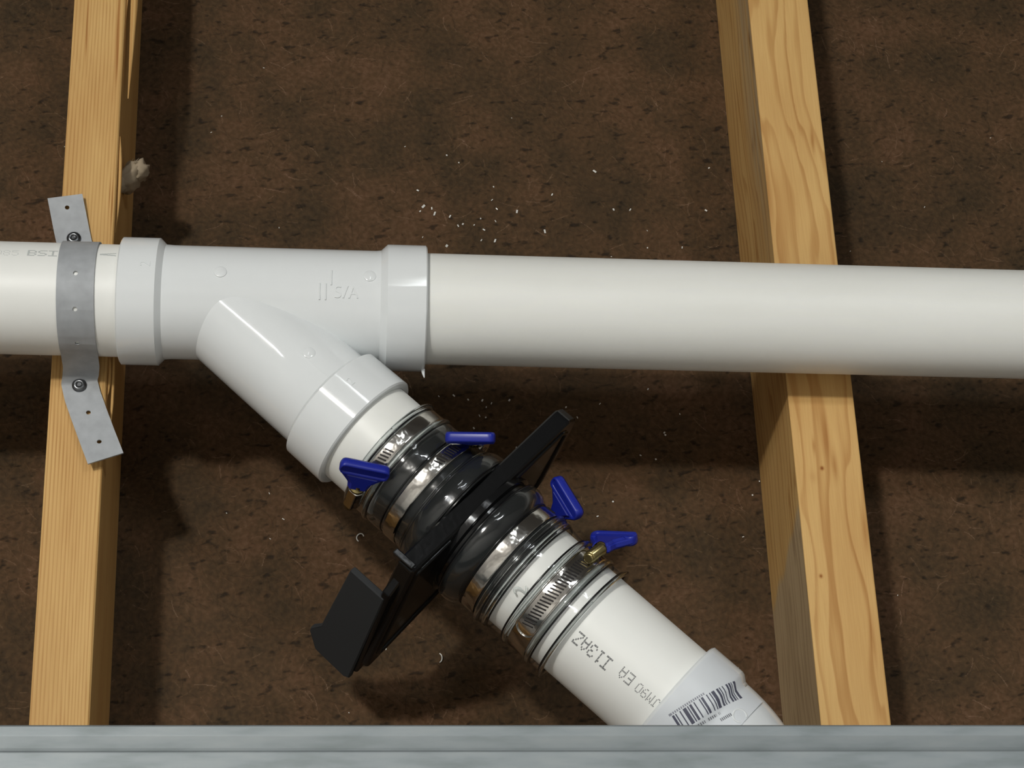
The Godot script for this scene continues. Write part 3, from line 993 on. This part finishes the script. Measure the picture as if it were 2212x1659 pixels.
func build_clamps() -> void:
	hose_clamp("topmost hose clamp, its blue key at the lower left edge of the upper coupling", 24.4, 32.1, 8.0, -70.0, 1.0, 0.66, -42.0, -14.0, -1.0)
	hose_clamp("second hose clamp from the top, its blue key seen edge-on above the gate valve", 47.2, 32.4, 8.0, 66.0, -1.0, 0.68, 6.0, 36.0, 3.6)
	hose_clamp("third hose clamp from the top, its blue key tilted beside the gate valve's right", 102.6, 32.6, 8.0, 110.0, -1.0, -0.38, 62.0, 74.0, 0.8)
	hose_clamp("lowest hose clamp, with slotted band and brass screw, nearest the printed pipe", 135.6, 32.2, 11.4, 37.0, 1.0, -0.72, -52.0, 30.0, 0.8, true)


# ------------------------------------------------------------------ strap

func build_strap() -> void:
	var t := thing("pipe_strap", "perforated galvanized steel strap screwed over the left pipe", "strap", Transform3D())
	# centre line: position, width direction; from the upper tail over the pipe to the lower tail
	var pos := []
	var wid := []
	var add := func(p: Vector3, w: Vector3) -> void:
		pos.append(p)
		wid.append(w.normalized())
	var wt := Vector3(0.987, 0.158, 0.0)
	add.call(Vector3(-0.1508, 2.1781, 0.0042), wt)
	add.call(Vector3(-0.1490, 2.1700, 0.0030), wt)
	add.call(Vector3(-0.1466, 2.1590, 0.0016), wt)
	add.call(Vector3(-0.1445, 2.1500, 0.0013), Vector3(0.996, 0.09, 0))
	var cx := -0.1341
	var cy := 2.0993
	var r := 0.0309
	add.call(Vector3(-0.1380, 2.1385, 0.0014), Vector3(1, 0.02, 0))
	add.call(Vector3(-0.1362, 2.1335, 0.0040), Vector3(1, -0.02, 0))
	for k in 21:
		var a := deg_to_rad(98.0 - k * 9.6)
		add.call(Vector3(cx - 0.0004 * k / 20.0, cy + r * sin(a), 0.0312 + r * cos(a)), Vector3(1, -0.026, 0))
	add.call(Vector3(-0.1350, 2.0675, 0.0150), Vector3(1, 0.0, 0))
	add.call(Vector3(-0.1364, 2.0668, 0.0050), Vector3(1, 0.03, 0))
	add.call(Vector3(-0.1374, 2.0645, 0.0013), Vector3(0.99, 0.10, 0))
	var wb := Vector3(0.955, 0.295, 0.0)
	add.call(Vector3(-0.1352, 2.0560, 0.0014), wb)
	add.call(Vector3(-0.1312, 2.0450, 0.0024), wb)
	add.call(Vector3(-0.1263, 2.0320, 0.0044), wb)
	add.call(Vector3(-0.1205, 2.0170, 0.0074), Vector3(0.945, 0.325, 0))
	# resample by arc length
	var acc := [0.0]
	for i in range(1, pos.size()):
		acc.append(acc[i - 1] + pos[i].distance_to(pos[i - 1]))
	var total: float = acc[acc.size() - 1]
	var place := func(s: float, u: float, lift: float) -> Vector3:
		var i := 0
		while i < acc.size() - 2 and acc[i + 1] < s:
			i += 1
		var f := clampf((s - acc[i]) / (acc[i + 1] - acc[i]), 0.0, 1.0)
		var p: Vector3 = pos[i].lerp(pos[i + 1], f)
		var w: Vector3 = wid[i].lerp(wid[i + 1], f).normalized()
		var d: Vector3 = (pos[i + 1] - pos[i]).normalized()
		if i > 0 and f < 0.5:
			d = (d.lerp((pos[i] - pos[i - 1]).normalized(), 0.5 - f)).normalized()
		elif i < acc.size() - 2 and f > 0.5:
			d = (d.lerp((pos[i + 2] - pos[i + 1]).normalized(), f - 0.5)).normalized()
		return p + w * u + d.cross(w).normalized() * (-lift)
	var half := 0.0097
	# arc length of a given point on the middle line
	var near := func(p: Vector3) -> float:
		var best := 0.0
		var bd := 9.0
		for k in 400:
			var s: float = total * k / 399.0
			var q: Vector3 = place.call(s, 0.0, 0.0)
			if q.distance_to(p) < bd:
				bd = q.distance_to(p)
				best = s
		return best
	var holes := []
	for p in [Vector3(-0.1494, 2.1716, 0.003), Vector3(-0.1345, 2.0993 + 0.0309 * sin(1.12), 0.0312 + 0.0309 * cos(1.12)), Vector3(-0.1345, 2.0993 + 0.0309 * sin(-0.01), 0.0621), Vector3(-0.1345, 2.0993 - 0.0309 * sin(0.62), 0.0312 + 0.0309 * cos(0.62)), Vector3(-0.1345, 2.0993 - 0.0309 * sin(1.28), 0.0312 + 0.0309 * cos(1.28)), Vector3(-0.1314, 2.0460, 0.0024), Vector3(-0.1245, 2.0276, 0.005)]:
		holes.append(near.call(p))
	holes.sort()
	var cut := []   # [from, to, hole?]
	var at := 0.0
	for s in holes:
		cut.append([at, s - 0.004, false])
		cut.append([s - 0.004, s + 0.004, true])
		at = s + 0.004
	cut.append([at, total, false])
	var st := begin()
	var th := 0.0004
	for c in cut:
		if not c[2]:
			var n := maxi(1, int((c[1] - c[0]) / 0.0018))
			for k in n:
				var a: float = lerpf(c[0], c[1], float(k) / n)
				var b: float = lerpf(c[0], c[1], float(k + 1) / n)
				for sg in [1.0, -1.0]:
					var q := [place.call(a, -half, th * sg), place.call(b, -half, th * sg), place.call(b, half, th * sg), place.call(a, half, th * sg)]
					if sg > 0.0:
						quad(st, q[0], q[1], q[2], q[3], 1)
					else:
						quad(st, q[3], q[2], q[1], q[0], 2)
		else:
			var mid: float = (c[0] + c[1]) / 2.0
			for k in 24:
				var q0 := TAU * k / 24.0
				var q1 := TAU * (k + 1) / 24.0
				var rim := func(q: float) -> Vector2:
					var e := 1.0 / maxf(absf(cos(q)) / 1.0, absf(sin(q)) / 1.0)
					return Vector2(cos(q) * e * 0.004, sin(q) * e * half)
				var hole := func(q: float) -> Vector2: return Vector2(cos(q), sin(q)) * 0.00125
				var o0: Vector2 = rim.call(q0)
				var o1: Vector2 = rim.call(q1)
				var i0: Vector2 = hole.call(q0)
				var i1: Vector2 = hole.call(q1)
				for sg in [1.0, -1.0]:
					var q := [place.call(mid + o0.x, o0.y, th * sg), place.call(mid + o1.x, o1.y, th * sg), place.call(mid + i1.x, i1.y, th * sg), place.call(mid + i0.x, i0.y, th * sg)]
					if sg > 0.0:
						quad(st, q[0], q[1], q[2], q[3], 1)
					else:
						quad(st, q[3], q[2], q[1], q[0], 2)
				quad(st, place.call(mid + i0.x, i0.y, th), place.call(mid + i1.x, i1.y, th), place.call(mid + i1.x, i1.y, -th), place.call(mid + i0.x, i0.y, -th), 3)
	# long edges and ends
	var m := 110
	for k in m:
		var a := total * k / m
		var b := total * (k + 1) / m
		for u in [-half, half]:
			quad(st, place.call(a, u, th), place.call(a, u, -th), place.call(b, u, -th), place.call(b, u, th), 4)
	for s in [0.0, total]:
		quad(st, place.call(s, -half, th), place.call(s, half, th), place.call(s, half, -th), place.call(s, -half, -th), 5)
	put("band", st, M.strap, t)
	for p in [Vector3(-0.1448, 2.1524, 0.0018), Vector3(-0.1372, 2.0622, 0.0018)]:
		var sc := begin()
		lathe(sc, [[-18.0, 0.4, 1], [-14.0, 1.7, 2], [0.0, 1.7, 3], [0.0, 4.0, 4], [0.9, 3.9, 5], [1.9, 3.0, 5], [2.3, 1.4, 5], [1.4, 1.2, 6], [1.4, 0.0, 7]], 24, false)
		put("screw", sc, M.screw, t, Transform3D(Basis(Vector3(0, 0, 1), Vector3(0, 1, 0), Vector3(-1, 0, 0)), p))


# ------------------------------------------------------------------ rail

func build_rail() -> void:
	var slope := Basis(Vector3(0, 0, 1), -0.0150)
	var t := thing("steel_rail", "galvanized steel rail with a grooved front, across the bottom of the view", "rail", Transform3D(slope, Vector3(0.0, 1.8451, 0.0)))
	# section in (z, y), run along x
	var sec := [Vector2(72, 1.2), Vector2(72, -24), Vector2(101.5, -24), Vector2(104, -22.5), Vector2(104, -12.4), Vector2(103.2, -11.6), Vector2(100.2, -11.5), Vector2(99.6, -10.9), Vector2(99.9, -9.6), Vector2(100.8, -4.0), Vector2(100.6, 0.4), Vector2(99.6, 1.2)].map(func(v): return v * MM)
	var poly := round_poly(sec, [0.001, 0.001, 0.0015, 0.0012, 0.0012, 0.0004, 0.0004, 0.0004, 0.0008, 0.004, 0.0007, 0.0007], 4)
	# local z of the prism runs along world x
	var st := begin()
	prism(st, poly, -0.80, 1.0, 0.0, Transform3D(Basis(Vector3(0, 0, 1), Vector3(0, 1, 0), Vector3(-1, 0, 0)), Vector3.ZERO))
	put("channel", st, M.rail, t)
	for x in [-0.76, 0.96]:
		var b := begin()
		box(b, Vector3(x, -0.0115, -0.0085), Vector3(0.03, 0.02, 0.1605), 0.001)
		put("bracket", b, M.rail, t)


# ------------------------------------------------------------------ small bits

func build_bits() -> void:
	var f := begin()
	ball(f, Vector3.ZERO, Vector3(0.0062, 0.0105, 0.010), 24, 0.35, 4)
	ball(f, Vector3(0.0035, 0.0055, 0.002), Vector3(0.0050, 0.0062, 0.007), 20, 0.5, 9)
	ball(f, Vector3(-0.001, -0.0075, 0.003), Vector3(0.0038, 0.0060, 0.006), 18, 0.5, 14)
	for k in 40:
		var a := k * 2.4
		var b := 0.4 + 0.06 * k
		var d := Vector3(sin(a) * cos(b), sin(b), cos(a) * cos(b) * 0.8).normalized()
		var q := Vector3(d.x * 0.0062, d.y * 0.0105, d.z * 0.009)
		tube(f, [q * 0.9, q * 1.12 + Vector3(0.0004, 0.0003, 0), q * 1.3 + Vector3(0.0012, -0.0004, 0)], [0.00025, 0.0002, 0.00008], 5)
	var o := put("fluff_tuft", f, M.fluff, self, Transform3D(Basis(Vector3(0, 0, 1), -0.5), Vector3(-0.1185, 2.2080, -0.026)))
	tag(o, "small pale tuft of fluff stuck to the left stud's side above the strap", "tuft")
	var labels := ["tiny curled pale shaving on the dark board left of the valve's handle tab", "tiny pale shaving on the dark board right of the valve's handle tab"]
	var spots := [Vector3(0.0152, 2.0061, BOARD_Z + 0.0018), Vector3(0.0587, 1.9339, BOARD_Z + 0.0018)]
	for i in 2:
		var s := begin()
		var pts := []
		for k in 13:
			var a := (0.3 + 3.9 * k / 12.0) if i == 0 else (-1.2 + 2.4 * k / 12.0)
			pts.append(Vector3(cos(a) * 0.0021, sin(a) * 0.0026, 0.0006 * sin(a * 2.0)))
		tube(s, pts, 0.00035, 8)
		var q := put("plastic_shaving", s, M.fleck, self, Transform3D(Basis(), spots[i]))
		tag(q, labels[i], "shaving")
